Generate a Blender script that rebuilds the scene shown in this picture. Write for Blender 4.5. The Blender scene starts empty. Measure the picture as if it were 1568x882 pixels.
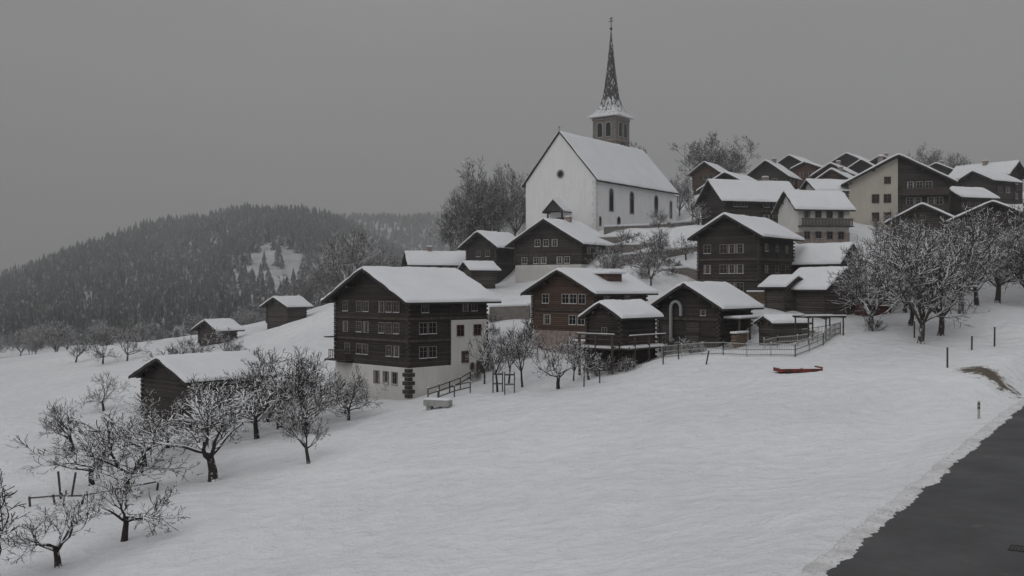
import bpy, math, random
import numpy as np
from mathutils import Vector, noise, Matrix
random.seed(7); np.random.seed(7)
sc=bpy.context.scene
sc.view_settings.view_transform='Standard'; sc.view_settings.look='None'; sc.view_settings.exposure=0
def lk(o):
    sc.collection.objects.link(o); return o
# ------------------------------------------------------------ materials
def newmat(n):
    m=bpy.data.materials.new(n); m.use_nodes=True
    nt=m.node_tree; b=nt.nodes['Principled BSDF']; b.inputs['Roughness'].default_value=.8
    b.inputs['Specular IOR Level'].default_value=.25
    return m,nt,b
def nd(nt,t,**k):
    n=nt.nodes.new(t)
    for a,v in k.items(): setattr(n,a,v)
    return n
def math_(nt,op,a,b=None,c=None,clamp=False):
    n=nt.nodes.new('ShaderNodeMath'); n.operation=op; n.use_clamp=clamp
    for i,v in enumerate((a,b,c)):
        if v is None: continue
        if isinstance(v,(int,float)): n.inputs[i].default_value=v
        else: nt.links.new(v,n.inputs[i])
    return n.outputs[0]
def mixc(nt,f,a,b):
    n=nt.nodes.new('ShaderNodeMix'); n.data_type='RGBA'
    for i,v in ((0,f),(6,a),(7,b)):
        if isinstance(v,(int,float)): n.inputs[i].default_value=v
        elif isinstance(v,tuple): n.inputs[i].default_value=v if len(v)==4 else (*v,1)
        else: nt.links.new(v,n.inputs[i])
    return n.outputs[2]
def noi(nt,vec,scale,detail=4,rough=.55):
    n=nt.nodes.new('ShaderNodeTexNoise'); n.inputs['Scale'].default_value=scale
    n.inputs['Detail'].default_value=detail; n.inputs['Roughness'].default_value=rough
    if vec is not None: nt.links.new(vec,n.inputs['Vector'])
    return n.outputs['Fac']
def mrange(nt,v,a,b,c=0,d=1):
    n=nt.nodes.new('ShaderNodeMapRange'); nt.links.new(v,n.inputs[0])
    for i,x in enumerate((a,b,c,d)): n.inputs[i+1].default_value=x
    return n.outputs[0]
def bump(nt,b,h,s,dist):
    n=nt.nodes.new('ShaderNodeBump'); n.inputs['Strength'].default_value=s; n.inputs['Distance'].default_value=dist
    nt.links.new(h,n.inputs['Height']); nt.links.new(n.outputs[0],b.inputs['Normal'])
def flat(n,col,rough=.8,var=.25,scale=3):
    m,nt,b=newmat(n); tc=nd(nt,'ShaderNodeTexCoord').outputs['Object']
    f=noi(nt,tc,scale,5)
    c=mixc(nt,mrange(nt,f,.3,.7),tuple(x*(1-var) for x in col),tuple(min(1,x*(1+var)) for x in col))
    nt.links.new(c,b.inputs['Base Color']); b.inputs['Roughness'].default_value=rough
    return m
def plasterm(n,col,var=.12):
    """render with rain streaks and a damp grey foot"""
    m,nt,b=newmat(n); tc=nd(nt,'ShaderNodeTexCoord').outputs['Object']
    mp=nd(nt,'ShaderNodeMapping'); mp.inputs['Scale'].default_value=(2.2,2.2,.18); nt.links.new(tc,mp.inputs[0])
    s=noi(nt,mp.outputs[0],1.3,5,.65); a=noi(nt,tc,.5,5)
    c=mixc(nt,mrange(nt,a,.3,.7),tuple(x*(1-var) for x in col),col)
    c=mixc(nt,mrange(nt,s,.5,.75,0,.35),c,tuple(x*.62 for x in col))
    sp=nd(nt,'ShaderNodeSeparateXYZ'); nt.links.new(tc,sp.inputs[0])
    ft=math_(nt,'ADD',sp.outputs[2],math_(nt,'MULTIPLY_ADD',a,2,-1))
    c=mixc(nt,mrange(nt,ft,.0,1.4,.45,0),c,tuple(x*.55 for x in col))
    nt.links.new(c,b.inputs['Base Color']); b.inputs['Roughness'].default_value=.92
    bump(nt,b,noi(nt,tc,8,4),.25,.03); return m
def timber(n,dark,light,period=.2):
    m,nt,b=newmat(n); tc=nd(nt,'ShaderNodeTexCoord').outputs['Object']
    sp=nd(nt,'ShaderNodeSeparateXYZ'); nt.links.new(tc,sp.inputs[0])
    zf=math_(nt,'DIVIDE',sp.outputs[2],period)
    fr=math_(nt,'FRACT',zf); fl=math_(nt,'FLOOR',zf)
    gap=math_(nt,'LESS_THAN',fr,.16)
    wn=nd(nt,'ShaderNodeTexWhiteNoise',noise_dimensions='1D'); nt.links.new(fl,wn.inputs['W'])
    mp=nd(nt,'ShaderNodeMapping'); mp.inputs['Scale'].default_value=(.6,.6,9); nt.links.new(tc,mp.inputs[0])
    g=noi(nt,mp.outputs[0],1.5,5,.6); big=noi(nt,tc,.35,3)
    f=math_(nt,'ADD',math_(nt,'MULTIPLY',wn.outputs[0],.4),math_(nt,'MULTIPLY',g,.5))
    f=math_(nt,'ADD',f,math_(nt,'MULTIPLY_ADD',big,1.0,-.5),clamp=True)
    c=mixc(nt,f,dark,light)
    c=mixc(nt,math_(nt,'MULTIPLY',gap,.75),c,(.012,.011,.011))
    nt.links.new(c,b.inputs['Base Color']); b.inputs['Roughness'].default_value=.85
    h=math_(nt,'SINE',math_(nt,'MULTIPLY',fr,math.pi)); bump(nt,b,h,.6,.05)
    return m
def snowmat(n,col=(.80,.81,.835),bs=.25):
    m,nt,b=newmat(n); g=nd(nt,'ShaderNodeNewGeometry').outputs['Position']
    a=noi(nt,g,.25,4); d=noi(nt,g,2.5,5)
    f=math_(nt,'ADD',math_(nt,'MULTIPLY',a,.6),math_(nt,'MULTIPLY',d,.4))
    c=mixc(nt,mrange(nt,f,.35,.65),tuple(x*.9 for x in col),col)
    nt.links.new(c,b.inputs['Base Color']); b.inputs['Roughness'].default_value=.65
    bump(nt,b,d,bs,.08); return m
M={}
M['roofsnow']=snowmat('roof_snow',(.77,.78,.805),.2)
M['timber']=timber('dark_larch_timber',(.020,.018,.0175),(.090,.079,.073))
M['timber2']=timber('brown_larch_timber',(.045,.030,.025),(.17,.112,.088))
M['timber3']=timber('grey_barn_timber',(.03,.027,.025),(.14,.125,.113),.25)
M['red']=timber('russet_boards',(.07,.037,.028),(.17,.095,.075),.2)
M['trim']=flat('trim_beam',(.072,.061,.054),.8,.4)
M['roofdark']=flat('roof_boards',(.05,.046,.044),.85,.4,4)
M['frame']=flat('window_frame',(.20,.168,.15),.6,.2)
M['framew']=flat('window_frame_white',(.38,.365,.34),.6,.15)
M['framer']=flat('window_frame_red',(.17,.085,.06),.6,.2)
M['plaster']=plasterm('lime_plaster',(.64,.63,.60))
M['churchwhite']=plasterm('church_whitewash',(.80,.80,.80),.06)
M['quoin']=flat('pale_quoins',(.64,.635,.625),.9,.08,1)
M['cream']=plasterm('cream_render',(.50,.47,.415))
M['pinkstone']=flat('masonry_base',(.28,.235,.215),.95,.3,2.5)
M['concrete']=flat('concrete',(.3,.3,.29),.9,.2,2)
M['redpaint']=flat('red_paint',(.17,.045,.037),.6,.4)
M['metal']=flat('galvanised_metal',(.30,.31,.32),.4,.1)
M['curtain']=flat('curtain',(.26,.25,.235),.9,.2)
M['logend']=flat('cut_firewood',(.20,.15,.11),.9,.45,7)
m,nt,b=newmat('glass'); b.inputs['Base Color'].default_value=(.018,.02,.023,1); b.inputs['Roughness'].default_value=.12; b.inputs['Specular IOR Level'].default_value=.5; M['glass']=m
m,nt,b=newmat('rubble_stone'); tc=nd(nt,'ShaderNodeTexCoord').outputs['Object']
v=nd(nt,'ShaderNodeTexVoronoi'); v.inputs['Scale'].default_value=3.2; nt.links.new(tc,v.inputs['Vector'])
c=mixc(nt,noi(nt,tc,1.6,5),(.08,.072,.066),(.27,.245,.225)); 
wn=nd(nt,'ShaderNodeSeparateColor'); nt.links.new(v.outputs['Color'],wn.inputs[0])
c=mixc(nt,math_(nt,'MULTIPLY',wn.outputs[0],.6),c,(.22,.20,.185))
nt.links.new(c,b.inputs['Base Color']); bump(nt,b,v.outputs['Distance'],.6,.1); M['stone']=m
m,nt,b=newmat('spire_shingles'); tc=nd(nt,'ShaderNodeTexCoord').outputs['Object']
sp=nd(nt,'ShaderNodeSeparateXYZ'); nt.links.new(tc,sp.inputs[0])
mp=nd(nt,'ShaderNodeMapping'); mp.inputs['Scale'].default_value=(1.4,1.4,.6); nt.links.new(tc,mp.inputs[0])
n1=noi(nt,mp.outputs[0],2.2,6,.75)
hh=mrange(nt,sp.outputs[2],0,4,.20,-.01)
f=mrange(nt,math_(nt,'ADD',n1,hh),.53,.63)
c=mixc(nt,f,(.06,.058,.061),(.68,.69,.71)); nt.links.new(c,b.inputs['Base Color']); M['spire']=m
def bark(n,t0,t1,snowc,bc):
    m,nt,b=newmat(n); g=nd(nt,'ShaderNodeNewGeometry')
    sp=nd(nt,'ShaderNodeSeparateXYZ'); nt.links.new(g.outputs['Normal'],sp.inputs[0])
    a=noi(nt,g.outputs['Position'],4,4)
    f=mrange(nt,math_(nt,'ADD',sp.outputs[2],math_(nt,'MULTIPLY_ADD',a,1.6,-.8)),t0,t1)
    c=mixc(nt,f,bc,snowc); nt.links.new(c,b.inputs['Base Color']); b.inputs['Roughness'].default_value=.9
    return m
M['bark']=bark('bark_with_snow',.22,.55,(.8,.81,.83),(.042,.037,.034))
M['barkw']=bark('walnut_bark_with_snow',.12,.6,(.74,.75,.77),(.062,.054,.049))
M['barkf']=bark('bark_frosted',-.1,.6,(.68,.69,.71),(.085,.08,.078))
# frosted conifers; aerial haze painted into the colour, stronger with distance
m,nt,b=newmat('conifer_frosted_hazed'); g=nd(nt,'ShaderNodeNewGeometry'); ge=g.outputs['Position']
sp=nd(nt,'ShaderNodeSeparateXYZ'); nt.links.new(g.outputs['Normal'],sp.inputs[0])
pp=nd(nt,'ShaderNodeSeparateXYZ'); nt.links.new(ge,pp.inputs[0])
f=mrange(nt,math_(nt,'ADD',sp.outputs[2],math_(nt,'MULTIPLY_ADD',noi(nt,ge,.45,6,.75),3.2,-1.6)),.25,.90)
c=mixc(nt,f,(.07,.078,.078),(.80,.81,.83))
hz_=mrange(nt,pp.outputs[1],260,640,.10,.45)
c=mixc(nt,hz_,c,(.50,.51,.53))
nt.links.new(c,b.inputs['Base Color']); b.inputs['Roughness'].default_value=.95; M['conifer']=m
m,nt,b=newmat('asphalt_wet'); g=nd(nt,'ShaderNodeNewGeometry').outputs['Position']
c=mixc(nt,noi(nt,g,.5,6,.6),(.034,.035,.037),(.060,.061,.063)); c=mixc(nt,mrange(nt,noi(nt,g,60,2),.45,.75),c,(.09,.09,.093))
c=mixc(nt,mrange(nt,noi(nt,g,1.4,7,.8),.60,.72,0,.5),c,(.20,.20,.205))
nt.links.new(c,b.inputs['Base Color']); nt.links.new(mrange(nt,noi(nt,g,.3,4),.3,.7,.4,.75),b.inputs['Roughness']); bump(nt,b,noi(nt,g,90,2),.3,.01); M['asphalt']=m
m,nt,b=newmat('dirty_snow'); g=nd(nt,'ShaderNodeNewGeometry').outputs['Position']
f=math_(nt,'MAXIMUM',mrange(nt,noi(nt,g,9,8,.8),.54,.60,0,.85),mrange(nt,noi(nt,g,.9,5,.7),.45,.7,0,.45))
c=mixc(nt,f,(.68,.685,.70),(.20,.175,.155)); nt.links.new(c,b.inputs['Base Color']); bump(nt,b,noi(nt,g,9,5),.2,.03); M['dirty']=m
# ground
m,nt,b=newmat('snow_ground'); g=nd(nt,'ShaderNodeNewGeometry').outputs['Position']
a=noi(nt,g,.06,4); d=noi(nt,g,.9,5); e=noi(nt,g,6,4)
f=math_(nt,'ADD',math_(nt,'MULTIPLY',a,.6),math_(nt,'MULTIPLY',d,.4))
c=mixc(nt,mrange(nt,f,.38,.62),(.70,.71,.735),(.82,.83,.85))
def spot(x,y,sx,sy,amp,lo,hi,sc_=1.2):
    vd=nd(nt,'ShaderNodeVectorMath',operation='DISTANCE')
    mp=nd(nt,'ShaderNodeMapping'); mp.inputs['Location'].default_value=(-x*sx,-y*sy,0); mp.inputs['Scale'].default_value=(sx,sy,0); nt.links.new(g,mp.inputs[0]); nt.links.new(mp.outputs[0],vd.inputs[0])
    return mrange(nt,math_(nt,'SUBTRACT',vd.outputs['Value'],math_(nt,'MULTIPLY',noi(nt,g,sc_,7,.85),amp)),lo,hi,1,0)
c=mixc(nt,spot(32.3,66.8,.75,.33,4.2,-1.35,-1.0),c,mixc(nt,e,(.05,.042,.03),(.17,.14,.10)))
tips=mrange(nt,noi(nt,g,9,7,.85),.57,.66,0,.65)
t=math_(nt,'MULTIPLY',tips,mrange(nt,noi(nt,g,.10,3),.52,.64,0,.8))
t=math_(nt,'MAXIMUM',t,math_(nt,'MULTIPLY',tips,spot(12.8,52,.22,.16,2.2,-.7,.3,.6)))
# grit thrown from the road: a band along the verge (line x = 7.9+(y-25.5)*.675)
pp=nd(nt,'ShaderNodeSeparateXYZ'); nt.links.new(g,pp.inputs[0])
vx=math_(nt,'SUBTRACT',math_(nt,'MULTIPLY_ADD',pp.outputs[1],.675,-9.3),pp.outputs[0])
t=math_(nt,'MAXIMUM',t,math_(nt,'MULTIPLY',mrange(nt,noi(nt,g,11,7,.85),.56,.62,0,.8),mrange(nt,vx,.6,3.2,1,0)))
c=mixc(nt,t,c,(.30,.28,.25))
fh=math_(nt,'MULTIPLY',mrange(nt,pp.outputs[1],245,300,0,1),mrange(nt,noi(nt,g,.15,5,.7),.35,.65,.3,.8))  # far hill ground: darkening under the forest painted into the colour
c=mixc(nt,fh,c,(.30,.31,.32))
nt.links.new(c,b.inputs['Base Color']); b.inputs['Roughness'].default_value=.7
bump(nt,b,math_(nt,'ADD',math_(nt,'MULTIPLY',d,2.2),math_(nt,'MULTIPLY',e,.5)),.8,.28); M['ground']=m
# ------------------------------------------------------------ mesh helper
class MB:
    def __init__(s): s.v=[]; s.f=[]
    def box(s,x0,x1,y0,y1,z0,z1):
        n=len(s.v); s.v+=[(x0,y0,z0),(x1,y0,z0),(x1,y1,z0),(x0,y1,z0),(x0,y0,z1),(x1,y0,z1),(x1,y1,z1),(x0,y1,z1)]
        s.f+=[tuple(n+i for i in q) for q in ((3,2,1,0),(4,5,6,7),(0,1,5,4),(1,2,6,5),(2,3,7,6),(3,0,4,7))]
    def beam(s,p,q,t,u=None):
        p=Vector(p);q=Vector(q);d=(q-p).normalized(); u=u or t
        a=d.cross(Vector((0,0,1)));
        if a.length<1e-3:a=Vector((1,0,0))
        a.normalize(); c=a.cross(d); n=len(s.v)
        for b_ in (p,q):
            for i,j in ((-1,-1),(1,-1),(1,1),(-1,1)): s.v.append(tuple(b_+a*i*t/2+c*j*u/2))
        s.f+=[tuple(n+i for i in q_) for q_ in ((3,2,1,0),(4,5,6,7),(0,1,5,4),(1,2,6,5),(2,3,7,6),(3,0,4,7))]
    def poly(s,vs):
        n=len(s.v); s.v+=[tuple(v) for v in vs]; s.f.append(tuple(range(n,n+len(vs))))
    def prism(s,bot,top):
        n=len(s.v); k=len(bot); s.v+=[tuple(v) for v in bot]+[tuple(v) for v in top]
        s.f.append(tuple(n+k-1-i for i in range(k))); s.f.append(tuple(n+k+i for i in range(k)))
        for i in range(k): j=(i+1)%k; s.f.append((n+i,n+j,n+k+j,n+k+i))
    def obj(s,name,mat,parent=None,smooth=False,bevel=0):
        me=bpy.data.meshes.new(name); me.from_pydata(s.v,[],s.f); me.update()
        if mat: me.materials.append(mat)
        if smooth:
            for p in me.polygons: p.use_smooth=True
        o=lk(bpy.data.objects.new(name,me))
        if parent: o.parent=parent
        if bevel:
            b=o.modifiers.new('b','BEVEL'); b.width=bevel; b.segments=2; b.limit_method='ANGLE'
        return o
def empty(name,loc=(0,0,0),rz=0):
    e=lk(bpy.data.objects.new(name,None)); e.location=loc; e.rotation_euler=(0,0,rz); e.empty_display_size=.5; return e
def snowslab(name,parent,x0,x1,y0,y1,zf,t,seed=0,ridge=None):
    def samples(a,b,step,extra=()):
        e=[0,.02,.06,.13,.24,.5]; L=b-a
        n=max(2,int((L-1.0)/step))
        s=[a+q for q in e]+[a+.5+(L-1.0)*i/n for i in range(1,n)]+[b-q for q in reversed(e)]
        return sorted(set(s)|set(extra))
    xs=samples(x0,x1,.6,(ridge,) if ridge is not None else ()); ys=samples(y0,y1,.5)
    me=MB(); nx,ny=len(xs),len(ys)
    for j,y in enumerate(ys):
        for i,x in enumerate(xs):
            ed=min(x-x0,x1-x,y-y0,y1-y); q=min(max(ed,0)/.2,1); th=t*math.sqrt(max(0,1-(1-q)**2))
            n1=noise.noise(Vector((x*.5+seed*3.1,y*.5,seed)))+.5*noise.noise(Vector((x*1.7+seed,y*1.7,seed)))
            th*=1+.32*n1; ox=oy=0
            if ed<.2:
                wob=.16*noise.noise(Vector((x*1.1,y*1.1,seed+9.)))+.05*noise.noise(Vector((x*4,y*4,seed+9.))); ox=wob if x<x0+.2 else (-wob if x>x1-.2 else 0); oy=wob if y<y0+.2 else (-wob if y>y1-.2 else 0)
            me.v.append((x+ox,y+oy,zf(x)+th))
    for j in range(ny-1):
        for i in range(nx-1):
            a=j*nx+i; me.f.append((a,a+1,a+nx+1,a+nx))
    return me.obj(name,M['roofsnow'],parent,True)
# ------------------------------------------------------------ windows on faces
class Face:
    def __init__(s,o,t,n): s.o=Vector(o); s.t=Vector(t); s.n=Vector(n)
    def P(s,a,n,z): return tuple(s.o+s.t*a+s.n*n+Vector((0,0,z)))
    def box(s,mb,a0,a1,n0,n1,z0,z1):
        mb.prism([s.P(a0,n0,z0),s.P(a1,n0,z0),s.P(a1,n1,z0),s.P(a0,n1,z0)],[s.P(a0,n0,z1),s.P(a1,n0,z1),s.P(a1,n1,z1),s.P(a0,n1,z1)])
def window(fc,parts,a,z,w,h,off=0,rnd=random):
    F,G,S,C=parts; b=.065
    a0,a1,z0,z1=a-w/2,a+w/2,z-h/2,z+h/2; n0=off-.03;n1=off+.06
    fc.box(F,a0-b,a1+b,n0,n1,z1,z1+b); fc.box(F,a0-b,a1+b,n0,n1+.04,z0-b,z0)
    fc.box(F,a0-b,a0,n0,n1,z0,z1); fc.box(F,a1,a1+b,n0,n1,z0,z1)
    fc.box(F,a-.02,a+.02,off+.015,off+.045,z0,z1)
    fc.box(F,a0,a-.02,off+.015,off+.04,z+h*.12-.015,z+h*.12+.015); fc.box(F,a+.02,a1,off+.015,off+.04,z+h*.12-.015,z+h*.12+.015)
    fc.box(G,a0,a1,off-.02,off+.012,z0,z1)
    if rnd.random()<.35:
        k=rnd.choice((.2,.28,.15)); fc.box(C,a0,a0+w*k,off+.012,off+.014,z0,z1); fc.box(C,a1-w*k,a1,off+.012,off+.014,z0,z1)
    if rnd.random()<.6: fc.box(S,a0-b,a1+b,off+.03,n1+.05,z0+.001,z0+.035)
def archpts(fc,a,n,z0,w,h,k=8):
    p=[fc.P(a-w/2,n,z0),fc.P(a+w/2,n,z0)]; zc=z0+h-w/2
    for i in range(k+1):
        t=math.pi*i/k; p.append(fc.P(a+w/2*math.cos(t),n,zc+w/2*math.sin(t)))
    return p
def archwin(fc,G,F,a,z0,w,h,fr=.12):
    G.poly(archpts(fc,a,.02,z0,w,h))
    o=archpts(fc,a,.0,z0-fr,w+2*fr,h+2*fr); 
    oo=[Vector(q)+fc.n*.06 for q in o]; ii=[Vector(q)+fc.n*.04 for q in archpts(fc,a,.02,z0,w,h)]; n=len(F.v)
    F.v+=[tuple(q) for q in o]+[tuple(q) for q in oo]+[tuple(q) for q in ii]; k=len(o)
    for i in range(k):
        j=(i+1)%k; F.f.append((n+i,n+j,n+k+j,n+k+i)); F.f.append((n+k+i,n+k+j,n+2*k+j,n+2*k+i))
CTRL=[]
def house(name,cx,cy,bz,deg,w,l,h,rise,anchor='R',oh=.8,mat='timber',stone=0,wins=(),snow=.25,bands=(),chim=(),frame='frame',stonemat='plaster',logs=True,log_step=.4):
    ang=math.radians(deg); e=empty(name,(cx,cy,bz),ang); sd=int(abs(cx*13+cy*7))%97
    x0,x1=(-w,0) if anchor=='R' else (0,w); xc=(x0+x1)/2; hw=w/2; k=rise/hw
    c,s=math.cos(ang),math.sin(ang); CTRL.append((cx+c*xc-s*l/2,cy+s*xc+c*l/2,bz+.1)); CTRL.append((cx,cy,bz+.05))
    W=MB(); zb=-2.0; st=stone
    def sect(z0,z1,d=0): return [(x0-d,-d,z0),(x1+d,-d,z0),(x1+d,l+d,z0),(x0-d,l+d,z0)],[(x0-d,-d,z1),(x1+d,-d,z1),(x1+d,l+d,z1),(x0-d,l+d,z1)]
    if st>0:
        B=MB(); B.prism(*sect(zb,st,.06)); B.obj('masonry_base',M[stonemat],e,bevel=.03)
    zlow=st-.01 if st>0 else zb
    f0=[(x0,0,zlow),(x1,0,zlow),(x1,0,h),(xc,0,h+rise),(x0,0,h)]; f1=[(x,l,z) for x,_,z in f0]; W.prism(f0,f1)
    W.obj('walls',M[mat],e)
    T=MB()
    g=Face((x1 if anchor=='R' else x0,0,0),(-1 if anchor=='R' else 1,0,0),(0,-1,0))
    sgn=1 if anchor=='R' else -1
    sf=Face((x1 if anchor=='R' else x0,0,0),(0,1,0),(sgn,0,0))
    for z in bands:
        g.box(T,-.05,w+.05,.0,.10,z-.12,z+.12); sf.box(T,.0,l,.0,.10,z-.121,z+.121)
    if logs and mat.startswith('timber'):
        z=st+.15
        while z<h-.2:
            for xx,ss in ((x0,-1),(x1,1)):
                T.box(xx-.1,xx+.1,-.22,0,z,z+log_step*.45)
                a,b_=(xx,xx+.22*ss) if ss>0 else (xx-.22,xx); T.box(a,b_,-.1,.1,z+log_step*.5,z+log_step*.95)
            xs_=x1 if anchor=='R' else x0; a,b_=(xs_,xs_+.2) if sgn>0 else (xs_-.2,xs_); T.box(a,b_,l-.2,l,z,z+log_step*.45)
            z+=log_step
        if l>6:
            z=st+.2
            while z<h-.2:
                sf.box(T,l*.5-.08,l*.5+.08,0,.16,z,z+.17); z+=log_step
    for q in (-.98,-.5,0,.5,.98):
        zz=h+rise*(1-abs(q))-.22; xx=xc+q*hw*(.97); T.box(xx-.1,xx+.1,-oh*.85,0,zz-.12,zz+.1)
    T.obj('beams_and_log_ends',M['trim'],e)
    R=MB(); ze=h-k*oh; o_=.012
    for sx in (-1,1):
        xe=xc+sx*(hw+oh)
        R.prism([(xc,-oh,h+rise+o_),(xe,-oh,ze+o_),(xe,l+oh,ze+o_),(xc,l+oh,h+rise+o_)],[(xc,-oh,h+rise+.17),(xe,-oh,ze+.17),(xe,l+oh,ze+.17),(xc,l+oh,h+rise+.17)])
    for sx in (-1,1):
        xe=xc+sx*(hw+oh+.02)
        R.prism([(xc,-oh-.05,h+rise-.08),(xe,-oh-.05,ze-.08),(xe,-oh-.004,ze-.08),(xc,-oh-.004,h+rise-.08)],[(xc,-oh-.05,h+rise+.20),(xe,-oh-.05,ze+.20),(xe,-oh-.004,ze+.20),(xc,-oh-.004,h+rise+.20)])
    R.obj('roof',M['roofdark'],e)
    def zf(x): return h+rise-k*(math.sqrt((x-xc)**2+.04)-.12)+.15
    if snow>0: snowslab('roof_snow',e,x0-oh-.04,x1+oh+.04,-oh-.08,l+oh+.05,zf,snow,sd,xc)
    for (qx,qy,hh) in chim:
        C=MB(); X=xc+qx*hw; Y=qy*l; zr=h+rise*(1-abs(qx)); C.box(X-.35,X+.35,Y-.35,Y+.35,zr-.3,zr+hh); C.box(X-.42,X+.42,Y-.42,Y+.42,zr+hh,zr+hh+.1); C.obj('chimney',M['pinkstone'],e)
        C=MB(); C.box(X-.4,X+.4,Y-.4,Y+.4,zr+hh+.1,zr+hh+.3); C.obj('chimney_snow',M['roofsnow'],e,bevel=.1)
    parts=[MB() for _ in range(4)]; rnd=random.Random(sd)
    for wi in wins:
        fc=g if wi[0]=='g' else sf; off=.06 if (st>0 and wi[2]<st) else 0
        window(fc,parts,wi[1],wi[2],wi[3],wi[4],off,rnd)
    if wins:
        parts[0].obj('window_frames',M[frame],e); parts[1].obj('window_glass',M['glass'],e)
        if parts[2].v: parts[2].obj('sill_snow',M['roofsnow'],e)
        if parts[3].v: parts[3].obj('curtains',M['curtain'],e)
    return e,g,sf
def grid(face,As,Zs,w=.8,h=1.0): return [(face,a,z,w,h) for a in As for z in Zs]
# ------------------------------------------------------------ main chalet (left)
e,g,sf=house('timber_chalet',-9.3,88,-9.9,-45,11.2,9.7,8.9,2.7,oh=1.0,stone=2.7,bands=(5.1,7.1),
  wins=grid('g',(1.7,2.8,3.9,6.3,7.4,9.6),(6.2,8.15),.75,.95)+grid('g',(1.7,2.8,6.4,7.4,9.3),(4.1,),.75,.95)+[('g',a,1.65,.75,1.05) for a in (1.9,3.2,4.6)]
  +grid('s',(1.7,2.8),(4.0,6.2),.85,1.0)+grid('s',(1.9,),(8.1,),.8,.9)+grid('s',(6.9,8.0),(8.1,),.7,.8),frame='frame')
B=MB(); sf.box(B,5.0,9.78,.062,.17,-1.5,6.9); B.obj('plaster_stair_wing',M['plaster'],e)
p=[MB() for _ in range(4)]
for a,z,ww,hh in ((6.1,5.9,.8,.95),(8.3,5.9,.9,.95),(6.7,3.4,.8,1.0)): window(sf,p,a,z,ww,hh,.17)
p[0].obj('stair_window_frames',M['framer'],e);p[1].obj('stair_window_glass',M['glass'],e)
G=MB();F=MB(); fo=Face(sf.P(0,.17,0),sf.t,sf.n); archwin(fo,G,F,8.7,.9,1.1,2.2); archwin(fo,G,F,7.6,2.0,.5,.8,.08); G.obj('entrance_door',M['trim'],e);F.obj('door_surround',M['pinkstone'],e)
Q=MB()
for i in range(7):
    ll=.75 if i%2 else .45; z=.0+i*.38
    g.box(Q,-.09,ll,.062,.10,z,z+.34); sf.box(Q,-.06,ll*.9,.062,.10,z,z+.34)
Q.obj('quoins',M['roofdark'],e)
B=MB(); g.box(B,8.3,10.9,.02,1.1,2.9,3.0)
for i in range(9): g.box(B,8.3+i*.32,8.36+i*.32,1.02,1.08,3.0,3.9)
g.box(B,8.3,10.9,1.0,1.1,3.9,3.98); g.box(B,10.9,11.7,.02,1.1,5.1,5.2); g.box(B,11.2,11.9,-1.,.9,2.9,3.0)
B.obj('balcony',M['trim'],e)
# brown chalet
e,g,sf=house('brown_chalet',8.06,96,-6.5,-42,7.9,9.0,6.2,2.0,oh=.9,mat='timber2',stone=2.2,stonemat='pinkstone',bands=(4.3,),
  wins=grid('g',(1.5,2.6,3.6,6.2),(5.4,),.8,.9)+grid('g',(1.6,2.7,6.0),(3.3,),.8,.9)+grid('s',(2,5.5),(5.2,),.8,.9),frame='framew')
B=MB(); B.box(-2.6,-1.0,3.6,6.0,6.2,7.95); B.obj('dormer',M['timber2'],e)
B=MB(); B.box(-2.9,-.6,3.3,6.3,7.95,8.2); B.obj('dormer_snow',M['roofsnow'],e,bevel=.1)
# granary on posts
e,g,sf=house('granary',9.5,86,-7.7,-42,3.6,5.5,5.2,1.1,oh=.55,mat='timber',stone=0,wins=[('g',1.7,3.9,.5,.5)],bands=(2.6,))
B=MB()
for a in (0,1.8,3.6): g.box(B,a-.08,a+.08,1.1,1.26,-1,3.6)
for z in (2.55,3.2,3.6): g.box(B,-.3,4.0,1.1,1.2,z-.06,z+.06)
g.box(B,-.3,4.0,.1,1.3,2.3,2.42)
for a in (.5,2.7,5.2): sf.box(B,a-.08,a+.08,1.1,1.26,-1,3.5)
for z in (2.5,3.0,3.5): sf.box(B,-.3,5.6,1.1,1.18,z-.05,z+.05)
sf.box(B,-.3,5.6,.1,1.3,2.3,2.42)
B.obj('gallery_rails',M['trim'],e)
B=MB(); sf.box(B,-.2,5.5,.15,1.25,2.42,2.62); g.box(B,.0,3.9,.15,1.25,2.421,2.6); sf.box(B,-.2,5.5,1.08,1.2,3.552,3.62); g.box(B,-.2,3.9,1.09,1.21,3.662,3.73); B.obj('gallery_snow',M['roofsnow'],e,bevel=.02)
# barn with arched pipe
e,g,sf=house('hay_barn',19.6,93,-5.6,-38,6.4,7.3,4.0,1.9,oh=.95,mat='timber',wins=[('g',1.6,3.2,.5,.5)],bands=(2.6,))
B=MB(); pts=[]
for i in range(13):
    t=math.pi*i/12; pts.append(g.P(4.3+.55*math.cos(t),.45,3.6+.7*math.sin(t)))
pts=[g.P(4.85,.45,.3)]+pts+[g.P(3.75,.45,2.9)]
for q,r in zip(pts[:-1],pts[1:]): B.beam(q,r,.24)
B.obj('hay_blower_pipe',M['metal'],e)
B=MB(); g.box(B,2.0,3.4,.0,.08,0,2.3); g.box(B,5.0,6.0,.0,.08,0,2.0); B.obj('barn_doors',M['timber3'],e)
B=MB(); sf.box(B,1.0,6.0,0,1.8,2.6,2.7); 
for a in (1.2,3.5,5.8): sf.box(B,a-.08,a+.08,1.5,1.66,-1,2.6)
B.obj('lean_to',M['trim'],e)
B=MB(); sf.box(B,.9,6.1,-.0,1.9,2.7,2.95); B.obj('lean_to_snow',M['roofsnow'],e,bevel=.12)
house('open_shelter',24.2,90.5,-5.5,-70,2.4,3.8,2.2,.5,oh=.3,mat='timber3',logs=False)
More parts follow.
